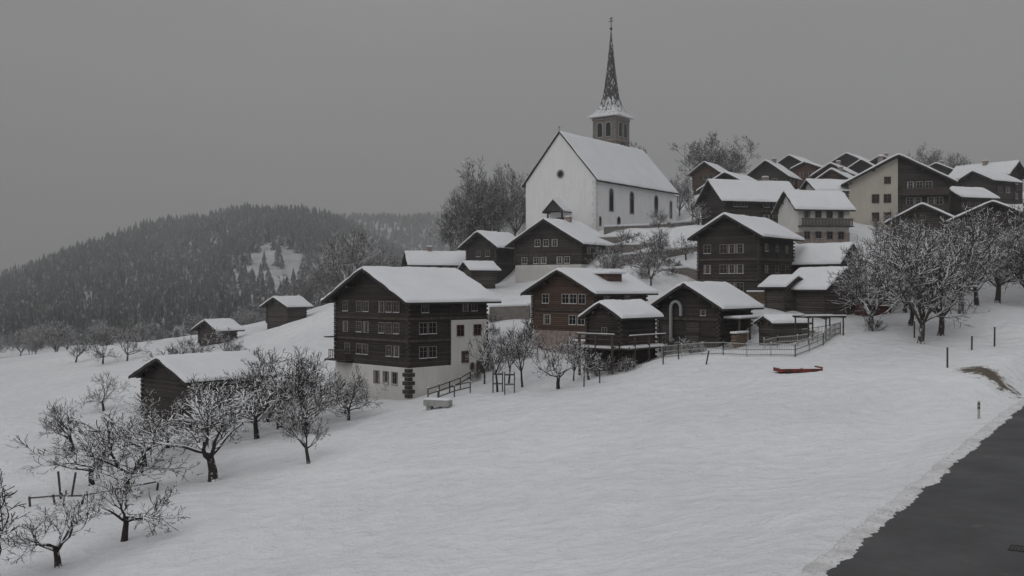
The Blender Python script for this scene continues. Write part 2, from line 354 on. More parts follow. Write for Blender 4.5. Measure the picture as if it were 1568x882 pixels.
def woodstack(x,y,z,rz,L=2.4,H=1.2):
    e=empty('firewood_stack',(x,y,z),rz); B=MB(); r=.09; j=0; zz=r
    rn=random.Random(int(x*9))
    while zz<H:
        a=(r if j%2 else 0)
        while a<L:
            rr=r*rn.uniform(.75,1.0)
            B.prism([(a+rr*math.cos(t*math.pi/3),-.25+rn.uniform(0,.04),zz+rr*math.sin(t*math.pi/3)) for t in range(6)],[(a+rr*math.cos(t*math.pi/3),.25,zz+rr*math.sin(t*math.pi/3)) for t in range(6)]); a+=2*r
        zz+=r*1.75; j+=1
    B.obj('split_logs',M['logend'],e); B=MB(); B.box(-.15,L+.1,-.35,.35,H+.06,H+.24); B.obj('stack_snow',M['roofsnow'],e,bevel=.07)
woodstack(20.6,91.0,-5.6,-.66+1.57,2.6,1.3); woodstack(6.2,95.0,-6.3,-.73,2.2,1.1); woodstack(26.2,108.4,-1.7,-.66,2.6,1.2)
# chalet under the church
house('dark_chalet',9.3,132,2.6,-35,10.7,7.6,3.7,3.0,oh=1.1,bands=(2.0,),stone=.6,wins=grid('g',(2.2,3.4,6.0,7.2,9.2),(1.2,),.8,.85)+grid('g',(4.2,5.6,7),(3.6,),.8,.9)+grid('s',(2,5),(2.5,),.8,.9),chim=((.1,.6,.9),),frame='framew')
house('dark_chalet',-2.3,142,.6,-35,5.3,6.2,5.7,1.8,oh=1.0,bands=(3,),wins=grid('g',(1.5,3.2),(2,4.4),.7,.8))
house('low_house',-14.7,145,1.2,-75,5,8.4,2.5,1.6,oh=.8,mat='timber',stone=.8,wins=grid('s',(1.5,3.2,5,6.8),(1.6,),.8,.7),frame='framew',chim=((0,.35,.8),))
house('woodshed',-5.4,132,.5,-60,3,3.6,2.0,.9,oh=.5,mat='timber3')
# tall chalet right
house('tall_timber_chalet',27.2,108,-1.8,-38,7.3,9.8,7.8,2.1,oh=.95,bands=(2.7,5.0),
  wins=grid('g',(2.2,3.2,4.2,6.2),(1.9,3.9,6.2),.8,.95)+grid('s',(2.0,5.0,7.8),(3.9,6.3),.7,.8),frame='frame')
house('timber_house',30,138,9.0,-75,7,11.3,3.7,2.7,oh=.9,bands=(1.9,),wins=grid('s',(1.8,3.0,6.5,8.0),(1.0,2.9),.9,.8),chim=((-.1,.75,1.0),),frame='frame')
house('dark_chalet',36.6,150,12,-38,7.9,6,3.6,2.2,oh=.9,wins=grid('g',(2,5),(2.4,),.8,.8))
e,g,sf=house('balcony_house',37.4,128,5.9,-80,6,7.2,4.6,2.3,oh=.6,mat='plaster',stone=1.4,stonemat='pinkstone',wins=grid('s',(1.2,2.8,4.4,6.0),(1.0,3.7),.75,.9),frame='frame',logs=False)
B=MB(); sf.box(B,-.1,7.3,.0,1.1,2.1,2.22)
for i in range(36): sf.box(B,i*.2,i*.2+.13,1.02,1.07,2.22,3.1)
sf.box(B,-.1,7.3,1.0,1.1,3.1,3.18); B.obj('balcony',M['trim'],e)
house('low_house',44,141,10.5,-80,5,6,3.6,1.6,oh=.5,mat='plaster',logs=False,wins=grid('s',(1.5,3,4.5),(2.6,),.8,.8))
# cream house with timber half
e,g,sf=house('rendered_gable_house',61.5,138,8.6,-15,13.4,9,6.6,3.6,oh=1.0,mat='timber',bands=(2.6,4.8),frame='framew',
  wins=grid('g',(1.2,2.3,4.0,5.1),(1.6,3.7),.85,1.0)+grid('g',(2.6,3.8,5.0),(6.0,),.8,.9),chim=((-.3,.35,1.4),(.3,.6,1.0)))
B=MB(); q0=[g.P(6.7,.12,-1),g.P(13.52,.12,-1),g.P(13.52,.12,6.5),g.P(6.7,.12,10.0)]
B.prism(q0,[tuple(Vector(q)-g.n*.11) for q in q0]); 
f2=Face((-13.4,0,0),(0,1,0),(-1,0,0)); f2.box(B,-.12,9,.001,.12,-1,6.5); B.obj('render_wall',M['cream'],e)
B=MB()
for z in (2.3,4.6):
    g.box(B,.2,6.2,.1,1.0,z-.1,z)
    for i in range(30): g.box(B,.2+i*.2,.33+i*.2,.95,1.0,z,z+.85)
    g.box(B,.2,6.2,.93,1.02,z+.85,z+.92)
B.obj('balconies',M['trim'],e)
p=[MB() for _ in range(4)]
for a in (8.1,9.7): 
    for z in (1.6,4.2,): window(g,p,a,z,.9,1.15,.12)
window(g,p,8.1,6.8,.8,.9,.12)
p[0].obj('render_window_frames',M['framer'],e);p[1].obj('render_window_glass',M['glass'],e)
# barns right
house('log_barn',37.2,112,.9,45,5.2,5.8,2.1,2.0,anchor='L',oh=.6,mat='timber')
house('log_barn',31.9,100,-3.4,35,5.4,4.6,3.5,1.8,anchor='L',oh=.7,mat='timber3',bands=(1.8,),wins=[('g',2.6,2.6,.6,.6)])
house('woodshed',28.4,102,-2.6,35,3.2,2.6,2.8,.9,anchor='L',oh=.5,mat='timber3')
house('woodshed',36.6,100,-3.0,20,2.6,2.4,2.2,.5,anchor='L',oh=.4,mat='red',logs=False)
# upper village
U=[(39,185,18.6,-30,5.2,4,3.4,1.8),(51.9,185,18.6,-35,7.8,6,2.7,2.9),(61.6,205,21,-35,7,6,4.8,2.1),(63.6,185,18,-38,6.4,6,3.7,1.9),(75.7,210,23,-35,7.6,6,4,2),(80.5,205,22,-35,6,6,4.1,1.7),(70,172,15.5,-35,5,6,3.5,1.6),(91,200,20,-38,8,6,3.6,2),(71,190,19,-30,6,6,4,1.9),(58,168,14.5,-40,6,7,4,1.9),(104,205,19.5,-38,8,6,3.6,2)]
for i,(x,y,z,a,w,l,h,r) in enumerate(U):
    house('village_chalet',x,y,z,a+(i*7)%13-6,w,l,h,r,oh=.8,mat='timber' if i%3 else 'timber2',wins=grid('g',(w*.3,w*.5,w*.7),(h-.9,),.8,.8)+grid('s',(2,4),(h-1,),.8,.8),chim=((.1,.5,.9),) if i%2 else (),log_step=.5,frame='framew' if i%2 else 'frame',snow=.2+.02*(i%5))
house('russet_house',60.8,195,20,-40,5,5,4.1,1.0,oh=.5,mat='red',logs=False,wins=grid('g',(1.5,3.3),(2.8,),.7,.9))
house('village_chalet',83.2,165,14.2,40,6,9,5.2,2.0,anchor='L',oh=.9,bands=(2.6,),wins=grid('s',(2,3.2,6,7.2),(1.5,4),.9,.9)+grid('g',(2,4),(1.5,4),.8,.9),frame='framew',chim=((-.2,.5,.9),))
house('village_chalet',77.5,158,13.5,-60,6,6,4.0,1.5,oh=.8,wins=grid('s',(2,4),(2.5,),.9,.9))
house('hay_barn',56.3,125,6.3,-30,7.2,6,2.5,1.9,oh=.9,mat='timber3',wins=[('g',3.6,2.8,.6,.6)])
house('hay_barn',63.5,120,5.5,-30,8.2,6,3.2,1.9,oh=1,mat='timber')
house('village_chalet',67,146,10.5,-70,5,6,3.2,1.4,oh=.7,wins=grid('s',(1.5,3,4.5),(1.9,),.8,.8))
# left barns
house('field_barn',-35.5,155,-5.8,-35,4.8,4.0,3.0,1.2,oh=.8,mat='timber3')
house('field_barn',-41.9,140,-8.2,-35,4.4,3.2,2.3,1.1,oh=.8,mat='timber3')
house('orchard_barn',-28.3,86,-12.4,-40,7.8,7.8,4.4,1.6,oh=.9,mat='timber',wins=())
# ------------------------------------------------------------ church
th=math.radians(-36.87); CH=empty('village_church',(12.4,145,8.3),th); CTRL+= [(12.4,145,8.3),(2.2,152.7,8.0),(16.5,158,8.6),(27,165,10)]
w,l,h,r=12.8,25,8.0,7.3; k=r/(w/2)
W=MB(); f0=[(-w,0,-3),(0,0,-3),(0,0,h),(-w/2,0,h+r),(-w,0,h)]; W.prism(f0,[(x,l,z) for x,_,z in f0])
ap=[(0,l),(0,l+2.5),(-3.6,l+6),(-w+3.6,l+6),(-w,l+2.5),(-w,l)]; ap=[(x*.86-.9,y) for x,y in ap]
W.prism([(x,y-.01,-3) for x,y in ap],[(x,y-.01,h-.6) for x,y in ap])
W.obj('nave_walls',M['churchwhite'],CH)
oh=.55;R=MB(); ze=h-k*oh
for sx in (-1,1):
    xe=-w/2+sx*(w/2+oh); R.prism([(-w/2,-.3,h+r+.01),(xe,-.3,ze+.01),(xe,l+.3,ze+.01),(-w/2,l+.3,h+r+.01)],[(-w/2,-.3,h+r+.2),(xe,-.3,ze+.2),(xe,l+.3,ze+.2),(-w/2,l+.3,h+r+.2)])
for a,b_ in zip(ap,ap[1:]+ap[:1]): R.poly([(a[0]*1.05+.3,a[1]+.3,h-.62),(b_[0]*1.05+.3,b_[1]+.3,h-.62),(-w/2,l-1,h+r-2.2)])
R.obj('nave_roof',M['roofdark'],CH)
A=MB()
for a,b_ in zip(ap,ap[1:]+ap[:1]): A.poly([(a[0]*1.05+.32,a[1]+.32,h-.4),(b_[0]*1.05+.32,b_[1]+.32,h-.4),(-w/2,l-1,h+r-1.9)]); A.poly([(a[0]*1.05+.32,a[1]+.32,h-.62),(b_[0]*1.05+.32,b_[1]+.32,h-.62),(b_[0]*1.05+.32,b_[1]+.32,h-.4),(a[0]*1.05+.32,a[1]+.32,h-.4)])
A.obj('choir_snow',M['roofsnow'],CH)
snowslab('nave_snow',CH,-w-oh-.03,oh+.03,-.30,l+.3,lambda x:h+r-k*(math.sqrt((x+w/2)**2+.04)-.1)+.18,.2,5,-w/2)
g=Face((0,0,0),(-1,0,0),(0,-1,0)); sf=Face((0,0,0),(0,1,0),(1,0,0)); G=MB();F=MB()
for a in (4.4,10.6,18.5): archwin(sf,G,F,a,3.4,1.05,3.3,.16)
for a in (23.6,): archwin(sf,G,F,a,3.4,.7,2.8,.14)
archwin(sf,G,F,1.2,1.0,.5,1.3,.1); archwin(sf,G,F,6.6,.8,.9,1.8,.1)
ci=[g.P(6.3+.48*math.cos(t*math.pi/8),.02,9.0+.48*math.sin(t*math.pi/8)) for t in range(16)]; G.poly(ci)
n=len(F.v)
for rr,nn in ((.7,0),(.7,.06),(.48,.05)):
    F.v+=[g.P(6.3+rr*math.cos(t*math.pi/8),nn,9.0+rr*math.sin(t*math.pi/8)) for t in range(16)]
for q in (0,16):
    for i in range(16): j=(i+1)%16; F.f.append((n+q+i,n+q+j,n+q+16+j,n+q+16+i))
G.obj('arched_windows',M['glass'],CH);F.obj('window_surrounds',M['concrete'],CH)
T=MB()
for z in range(11): 
    ll=.45 if z%2 else .65; g.box(T,-.03,ll,.0,.03,-1+z*.8,-.3+z*.8); sf.box(T,.0,ll,.0,.03,-1+z*.8,-.3+z*.8)
T.obj('corner_quoins',M['quoin'],CH)
T=MB(); sf.box(T,0,l,.02,.45,h-.35,h-.15); sf.box(T,0,l,.0,.12,-.2,.5); T.obj('cornice',M['quoin'],CH)
P=MB(); a0,a1=5.0,7.6
for a in (a0,a1): P.beam(g.P(a,1.5,.2),g.P(a,1.5,3.2),.2)
P.beam(g.P(a0,1.5,3.2),g.P(a1,1.5,3.2),.2)
for s_ in (-1,1):
    m_=(a0+a1)/2; P.prism([g.P(m_,0,4.9),g.P(m_,2.0,4.9),g.P(m_+s_*2.0,2.0,3.0),g.P(m_+s_*2.0,0,3.0)],[g.P(m_,0,5.05),g.P(m_,2.0,5.05),g.P(m_+s_*2.0,2.0,3.15),g.P(m_+s_*2.0,0,3.15)])
P.poly([g.P(m_-1.5,1.9,3.3),g.P(m_+1.5,1.9,3.3),g.P(m_,1.9,4.85)]); g.box(P,5.6,7.0,.0,.06,-.2,2.4)
P.obj('west_porch',M['roofdark'],CH)
P=MB()
for s_ in (-1,1): P.prism([g.P(m_,0,5.05),g.P(m_,2.05,5.05),g.P(m_+s_*2.05,2.05,3.15),g.P(m_+s_*2.05,0,3.15)],[g.P(m_,0,5.35),g.P(m_,2.05,5.35),g.P(m_+s_*2.05,2.05,3.35),g.P(m_+s_*2.05,0,3.35)])
P.obj('porch_snow',M['roofsnow'],CH)
P=MB(); P.beam((-w/2,-.2,h+r+.2),(-w/2,-.2,h+r+1.0),.06); P.beam((-w/2-.25,-.2,h+r+.8),(-w/2+.25,-.2,h+r+.8),.05); P.obj('gable_cross',M['roofdark'],CH)
# tower
TW=empty('church_tower',(17.2,170,0),th); hw=2.3; zt=29.4
W=MB(); W.box(-hw,hw,-hw,hw,6,zt); W.obj('tower_shaft',M['stone'],TW)
W=MB(); 
for z in (25.2,28.9): W.box(-hw-.12,hw+.12,-hw-.12,hw+.12,z,z+.25)
W.obj('string_courses',M['pinkstone'],TW)
G=MB();F=MB()
for fc in (Face((hw,-hw,0),(-1,0,0),(0,-1,0)),Face((hw,-hw,0),(0,1,0),(1,0,0)),Face((-hw,-hw,0),(0,1,0),(-1,0,0)),Face((-hw,hw,0),(1,0,0),(0,1,0))):
    for a in (1.45,3.15): archwin(fc,G,F,a,26.0,.95,2.4,.15)
    archwin(fc,G,F,2.3,22.9,.5,1.0,.08)
G.obj('belfry_openings',M['glass'],TW);F.obj('belfry_arches',M['concrete'],TW)
C=MB(); fc=Face((hw,-hw,0),(0,1,0),(1,0,0))
C.prism([fc.P(2.3+1.0*math.cos(t*math.pi/12),.02,24.0+1.0*math.sin(t*math.pi/12)) for t in range(24)],[fc.P(2.3+1.0*math.cos(t*math.pi/12),.1,24.0+1.0*math.sin(t*math.pi/12)) for t in range(24)]); C.obj('clock_face',M['roofdark'],TW)
C=MB(); C.beam(fc.P(2.3,.13,24),fc.P(2.3,.13,24.8),.08); C.beam(fc.P(2.3,.13,24),fc.P(2.8,.13,23.8),.08); C.obj('clock_hands',M['framew'],TW)
S=MB(); prof=[(0,3.05,1),(.10,3.05,1),(.8,2.5,.6),(1.9,1.95,.25),(3.6,1.5,0),(6,1.12,0),(9,.72,0),(12,.4,0),(14.4,.15,0),(15.2,.08,0)]
for z,rr,sq in prof:
    for i in range(8):
        t=math.pi/4*i; q=rr*(1+sq*.41) if i%2 else rr*1.0
        if sq==0: q=rr
        S.v.append((q*math.cos(t),q*math.sin(t),z))
for j in range(len(prof)-1):
    for i in range(8): a=j*8+i;b_=j*8+(i+1)%8; S.f.append((a,b_,b_+8,a+8))
S.f.append(tuple(range(7,-1,-1)))
o=S.obj('spire',M['spire'],TW); o.location=(0,0,zt+.0)
S=MB(); S.beam((0,0,zt+15),(0,0,zt+17.6),.1); S.beam((-.45,0,zt+16.9),(.45,0,zt+16.9),.1); S.beam((-.3,0,zt+17.3),(.3,0,zt+17.45),.12); S.obj('finial_cross',M['roofdark'],TW)
bpy.ops.mesh.primitive_uv_sphere_add(radius=.24,segments=12,ring_count=8); o=bpy.context.object; o.name='finial_ball'; o.parent=TW; o.location=(0,0,zt+15.6); o.data.materials.append(M['roofdark'])
# ------------------------------------------------------------ terrain
CP=[(7.9,25.5,-7.45),(14.5,35.4,-7.35),(31.5,60.3,-7.1),(-9,0,-7.5),(31.5,66,-5.5),(38,75,-4.6),(32,72,-6.0),(36.6,78,-5.0),(34.2,82,-4.6),(37.2,85,-3.9),(45.3,95,-2.5),(57.5,110,-.5),
(29.7,88,-3.6),(23.7,82,-5.7),(13.3,88,-5.9),(21.3,74,-6.4),(21.3,62,-7.4),(6.3,82,-7.8),(-2.5,84,-8.9),(-5.4,78,-9.4),(7.5,52,-9.0),(0,48,-10.1),(11.1,40,-8.4),(6.1,29,-8.4),(0,33,-9.6),(-7.2,38,-11.1),(-16.4,42,-12.3),(-23,44,-12.9),
(-6.5,53,-10.9),(-13.4,64,-11.5),(-18.9,62,-12.4),(-19,48,-12.4),(-13.9,82,-10.3),(-41.6,100,-12.6),(-39.2,75,-13),(-86,165,-12.2),(-63,165,-9.2),(-42.4,140,-8.3),(-35.4,150,-5.9),(-23.7,130,-4.2),(-1.2,130,-1.3),(-.6,105,-4.6),(14.6,112,-.2),(20,118,2.2),(25.6,150,9.4),
(73,140,9),(150,200,16),(60,260,22),(0,240,4),(-60,230,-12),(-150,200,-15),(-100,100,-16),(-60,50,-15),(-40,20,-13.5),(20,20,-7.5),(60,60,-7),(0,-40,-7.6),(60,-20,-7.5),(-60,-20,-13),(-3.4,172,7.5),(-20,170,1),(-90,230,-15),(90,100,2),(100,60,-5),(24,96,-3.9),(24,103,-2.0),(-30,115,-8.5),(-28,70,-12.6)]
P=np.array(CP+CTRL,float); X=P[:,:2]; Z=P[:,2]
def K(a,b): return np.sqrt(((a[:,None,:]-b[None,:,:])**2).sum(-1)+36)
n=len(P); Aug=np.zeros((n+3,n+3)); Aug[:n,:n]=K(X,X)-np.eye(n)*.6; Aug[:n,n]=1; Aug[:n,n+1:]=X; Aug[n,:n]=1; Aug[n+1:,:n]=X.T
sol=np.linalg.solve(Aug,np.concatenate([Z,[0,0,0]]))
RP=np.array([(-40,-48,-7.7),(-25,-24,-7.6),(-9,0,-7.55),(8.0,25.5,-7.5),(14.7,35.4,-7.4),(31.5,60.3,-7.2),(42,74,-6.8),(60,90,-5.8),(95,112,-4),(150,130,-2)],float)
def smooth_path(P,n=30):
    out=[]
    for i in range(len(P)-1):
        p0=P[max(i-1,0)];p1=P[i];p2=P[i+1];p3=P[min(i+2,len(P)-1)]
        for t in np.linspace(0,1,n,endpoint=False):
            out.append(.5*((2*p1)+(-p0+p2)*t+(2*p0-5*p1+4*p2-p3)*t*t+(-p0+3*p1-3*p2+p3)*t**3))
    out.append(P[-1]); return np.array(out)
RE=smooth_path(RP)
tan=np.gradient(RE[:,:2],axis=0); tan/=np.linalg.norm(tan,axis=1)[:,None]; nor=np.stack([tan[:,1],-tan[:,0]],1)
RC=RE.copy(); RC[:,:2]+=nor*3.1
def sst(x,a,b):
    t=np.clip((x-a)/(b-a),0,1); return t*t*(3-2*t)
hx=np.array([-900,-480,-340,-290,-244,-205,-177,-142,-114,-80,-36,20,200]); hz=np.array([-12,-8,2,17,32,39,47,44,36,18,2,-5,-8])
def height(x,y):
    x=np.atleast_1d(np.asarray(x,float)); y=np.atleast_1d(np.asarray(y,float)); q=np.stack([x,y],1)
    z=np.empty(len(x))
    for s in range(0,len(x),20000):
        z[s:s+20000]=K(q[s:s+20000],X)@sol[:n]+sol[n]+q[s:s+20000]@sol[n+1:]
    base=-16+sst(x,0,120)*18
    xe=x/np.maximum(y,200)*650
    top=np.interp(xe,hx,hz)+2.0*np.sin(x*.045)+1.3*np.sin(x*.11+1)
    bump1=(top+16)*sst(y,250,650)*(1-sst(y,660,900)*.6)
    r2=66+6*np.sin(x*.012+2)+3*np.sin(x*.031); bump2=(r2+16)*sst(y,700,1020)*(1-sst(x,0,260))*sst(x,-420,-200)*(1-sst(y,1040,1500))
    far=base+np.maximum(bump1,bump2)+(2*np.sin(x*.06+y*.03)+1.5*np.sin(y*.05-x*.04))*sst(y,280,380)*(1-sst(x,60,150))
    wf=np.maximum.reduce([sst(y,225,300),sst(np.abs(x),130,230),sst(-y,30,100)])
    z=z*(1-wf)+far*wf
    z+=.15*np.sin(x*.35+.7*np.sin(y*.21))*np.sin(y*.28+1)+.09*np.sin(x*.9+y*.4)*np.sin(y*.8-x*.3)+.22*np.sin(x*.13+y*.17+2*np.sin(y*.05))
    m=(y<150)&(y>-70)&(x<170)
    if m.any():
        qq=q[m]; d=np.full(len(qq),1e9); zz=np.zeros(len(qq))
        for s in range(0,len(RC)):
            dd=np.hypot(qq[:,0]-RC[s,0],qq[:,1]-RC[s,1]); k_=dd<d; d[k_]=dd[k_]; zz[k_]=RC[s,2]
        f=1-sst(d,3.2,6.5); z[m]=z[m]*(1-f)+(zz-.07)*f
    return z
def hz1(x,y): return float(height([x],[y])[0])
def spread(a,b,step,far,k):
    c=list(np.arange(a,b,step)); s=step; v=c[-1]
    while v<far: s*=k; v+=s; c.append(v)
    return c
xs=spread(-110,110,.85,2600,1.12); neg=[]; s=.85; v=-110
while v>-2600: s*=1.045 if v>-450 else 1.15; v-=s; neg.append(v)
xs=np.array(neg[::-1]+xs)
ys=[]; v=-10; s=.9; 
while v>-400: s*=1.25; v-=s; ys.append(v)
ys=ys[::-1]+list(np.arange(-10,190,.9)); s=.9; v=ys[-1]
while v<4000: s=min(s*1.04,9) if v<1150 else s*1.2; v+=s; ys.append(v)
ys=np.array(ys); gx,gy=np.meshgrid(xs,ys); gz=height(gx.ravel(),gy.ravel())
co=np.stack([gx.ravel(),gy.ravel(),gz],1).astype(np.float32)
nx,ny=len(xs),len(ys); ii,jj=np.meshgrid(np.arange(nx-1),np.arange(ny-1)); a=(jj*nx+ii).ravel(); fs=np.stack([a,a+1,a+nx+1,a+nx],1).astype(np.int32)
def npmesh(name,co,fs,mat,smooth=False):
    me=bpy.data.meshes.new(name); k=fs.shape[1]
    me.vertices.add(len(co)); me.vertices.foreach_set('co',co.astype(np.float32).ravel())
    me.loops.add(fs.size); me.loops.foreach_set('vertex_index',fs.astype(np.int32).ravel())
    me.polygons.add(len(fs)); me.polygons.foreach_set('loop_start',np.arange(0,fs.size,k,dtype=np.int32)); me.polygons.foreach_set('loop_total',np.full(len(fs),k,dtype=np.int32))
    me.polygons.foreach_set('use_smooth',np.full(len(fs),smooth)); me.update(); me.validate(); me.materials.append(mat); return me
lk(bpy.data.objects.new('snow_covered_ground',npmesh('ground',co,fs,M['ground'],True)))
# road
B=MB()
for i in range(len(RE)):
    for j in range(7):
        o=-.25+j*6.6/6; p_=RE[i,:2]+nor[i]*o; B.v.append((p_[0],p_[1],RE[i,2]+.05*(1-((j-3)/3)**2)))
for i in range(len(RE)-1):
    for j in range(6): a=i*7+j; B.f.append((a,a+7,a+8,a+1))
B.obj('asphalt_road',M['asphalt'],None,True)
def bank(name,side):
    pts=smooth_path(RP[2:8],330); t=np.gradient(pts[:,:2],axis=0); t/=np.linalg.norm(t,axis=1)[:,None]; nn=np.stack([t[:,1],-t[:,0]],1)
    B=MB(); K_=12
    for i,p in enumerate(pts):
        wob=.22*noise.noise(Vector((p[0]*.6,p[1]*.6,3.)))+.16*noise.noise(Vector((p[0]*2.4,p[1]*2.4,1.)))+.09*noise.noise(Vector((p[0]*8,p[1]*8,1.)))
        for j in range(K_):
            u=j/(K_-1); off=(.16+wob*(1-u*.5)-.7*u) if side<0 else (6.0+wob+.9*u)
            x=p[0]+nn[i,0]*off; y=p[1]+nn[i,1]*off
            hh=math.sin(math.pi*min(1,u*1.1))**.6*.028*(1+1.0*noise.noise(Vector((x*2.2,y*2.2,5.)))+.7*noise.noise(Vector((x*8,y*8,2.)))) if 0<u<.9 else 0
            B.v.append((x,y,p[2]+(.0 if j==0 else hh+.012+.05*u)-(.15 if j==K_-1 else 0)))
    for i in range(len(pts)-1):
        for j in range(K_-1): a=i*K_+j; B.f.append((a,a+1,a+K_+1,a+K_))
    B.obj(name,M['dirty'],None,True)
bank('ploughed_snow_bank',-1); bank('ploughed_snow_bank',1)
B=MB(); B.box(-.3,.3,-.02,.0,0,.02); B.box(-.3,.3,.6,.62,0,.02)
for i in range(7): B.box(-.3+i*.09,-.26+i*.09,.0,.6,0,.02)
o=B.obj('storm_drain_grate',M['roofdark']); o.location=(14.3,27.6,-7.42); o.rotation_euler=(0,0,-.6)
# ------------------------------------------------------------ trees
def tree_mesh(name,seed,H,trunk,spreadang,levels,kids,r0,mat,up=.12,lenk=.62,minr=.016,taper=.6,wob=.26):
    rnd=random.Random(seed); V=[];Fc=[]
    def tube(pts,rs,sides):
        n0=len(V)
        for i,(p,r) in enumerate(zip(pts,rs)):
            d=(pts[min(i+1,len(pts)-1)]-pts[max(i-1,0)]).normalized()
            a=d.cross(Vector((.31,.77,.2))).normalized(); b=d.cross(a)
            for s in range(sides):
                t=2*math.pi*s/sides; V.append(tuple(p+(a*math.cos(t)+b*math.sin(t))*r))
        for i in range(len(pts)-1):
            for s in range(sides):
                s2=(s+1)%sides; Fc.append((n0+i*sides+s,n0+i*sides+s2,n0+(i+1)*sides+s2,n0+(i+1)*sides+s))
    def br(p,d,L,r,lev):
        nseg=(4,5,4,3,3,2)[min(lev,5)]; pts=[p.copy()]; rs=[r*(1.35 if lev==0 else 1)]; dirs=[d]
        end=.62 if lev==0 else .38
        for i in range(nseg):
            d=(d+Vector((rnd.uniform(-1,1),rnd.uniform(-1,1),rnd.uniform(-.8,1)))*(.14 if lev==0 else wob)+Vector((0,0,up if lev<3 else up*.3))).normalized()
            p=p+d*L/nseg; pts.append(p.copy()); rs.append(max(minr,r*(1-(1-end)*(i+1)/nseg))); dirs.append(d)
        tube(pts,rs,(7,6,5,4,3,3)[min(lev,5)])
        if lev<levels:
            kk=kids[lev]; az0=rnd.uniform(0,6.28)
            for c in range(kk):
                t=(rnd.uniform(.75,1) if lev==0 else rnd.uniform(.25,1)) if c else 1.0
                ft=t*nseg; i=min(int(ft),nseg-1); q=pts[i].lerp(pts[i+1],ft-i); dd=dirs[i+1]
                a=dd.orthogonal().normalized(); az=az0+c*2.4+rnd.uniform(-.4,.4); a=(Matrix.Rotation(az,3,dd)@a)
                an=math.radians(spreadang if lev==0 else 48)*rnd.uniform(.6,1.25)
                if c==0 and lev>0: an*=.35
                nd_=(dd*math.cos(an)+a*math.sin(an)).normalized()
                LL=L*lenk*rnd.uniform(.7,1.2)*(1.15-.35*t) if lev>0 else (H-trunk)*.62*rnd.uniform(.7,1.15)
                br(q,nd_,LL,max(minr,rs[i+1]*(.75 if lev==0 else taper)),lev+1)
    br(Vector((0,0,-.3)),Vector((rnd.uniform(-.15,.15),rnd.uniform(-.15,.15),1)).normalized(),trunk+.3,r0,0)
    me=bpy.data.meshes.new(name); me.from_pydata(V,[],Fc); me.update(); me.materials.append(mat)
    return me
AP=[tree_mesh('apple_mesh',s,5.5,1.5,64,4,(6,5,5,4),.21,M['bark'],up=.05,minr=.019,taper=.62,wob=.34) for s in (1,2,3,4)]
YT=[tree_mesh('young_mesh',s,5,1.6,38,3,(6,6,5),.10,M['bark'],up=.15,lenk=.6) for s in (11,12)]
BT=[tree_mesh('big_mesh',s,9,2.0,50,4,(7,6,6,5),.27,M['barkw'],up=.07,lenk=.60,minr=.022,wob=.32) for s in (21,22,23)]
LT=[tree_mesh('lime_mesh',s,15,2.6,50,5,(8,6,6,4,4),.34,M['barkf'],up=.10,lenk=.58,minr=.034) for s in (31,32)]
SH=[tree_mesh('shrub_mesh',s,1.8,.15,60,3,(9,6,5),.05,M['barkw'],up=.10) for s in (41,42)]
HT={id(m):max(v.co.z for v in m.vertices) for m in AP+YT+BT+LT+SH}
def plant(name,me,x,y,H,sx=1.0,z=None):
    o=lk(bpy.data.objects.new(name,me)); s=H/HT[id(me)]; o.scale=(s*sx,s*sx,s); o.rotation_euler=(0,0,random.uniform(0,6.28)); o.location=(x,y,(hz1(x,y) if z is None else z)-.05); return o
for i,(x,y,H,sx,k) in enumerate([(-18.9,62,6.6,1.4,0),(-19,48,4.4,1.1,1),(-13.3,64,4.8,.8,2),(-23.8,60,5.2,1.3,3),(-22.0,42,5.6,1.3,2),(-20.6,44.5,3.6,1.3,0),(-25.5,68,4.6,1.2,1),(-41.6,100,4.2,1,3),(-22.8,73,5.4,1.2,0),(-18.5,78,6.5,1.05,1),(-17.2,80,6.2,1,2),(-20.5,82,6.2,1.1,3),(-14.0,82,4.4,.9,3),(-34,76,4.4,1.1,2),
   (-30.7,110,4.6,1,1),(-58.5,140,4.4,1,3),(-55,140,4.2,1,0),(-65,146,4,1,2),(-41,118,4.5,1.2,2),(-38,116,4.6,1.2,1),(-36,122,4,1.1,3),(3.8,80.5,4.8,1,0),(6.5,83,4,.8,2),(-15.5,74,4.5,1,1),(-27,63,4.6,1.2,0),(-16.2,76.5,5.4,1,0),(-19.4,74.5,5.6,1.1,1),(-23.4,79.5,5.0,1,2),(-13.2,79,4.0,1,0),(-21.5,86,6.5,1,3),(-18.5,86,6.2,1,0),(-26,74,4.6,1.1,3)]):
    plant('apple_tree',AP[k],x,y,H,sx)
for x,y,H,sx,k in [(-1.2,82.5,6.2,.9,0),(.9,84,5.8,.9,1),(-.3,88,5.5,1,0),(-2.5,90,5,1,1),(5.3,84.5,3.6,1,1),(-24,96,4,1,0)]:
    plant('young_fruit_tree',YT[k],x,y,H,sx)
for i,(x,y,H,sx) in enumerate([(34.2,82,9.2,1.1),(37.2,85,9.5,1.1),(36.5,90,9,1.1),(34.5,94,8,1.1),(43.5,95,9.5,1.1),(47.5,100,9.8,1.1),(52,105,10,1.1),(54.5,103,9.6,1.1),(40,100,8.5,1.1),(38.5,105,8,1),(46,108,9,1.1),(50,112,9,1.1),(56,112,10,1.1),(42,104,9,1.2),(60,108,10,1.1),(33,90,7,1.1)]):
    plant('walnut_tree',BT[i%3],x,y,H,sx)
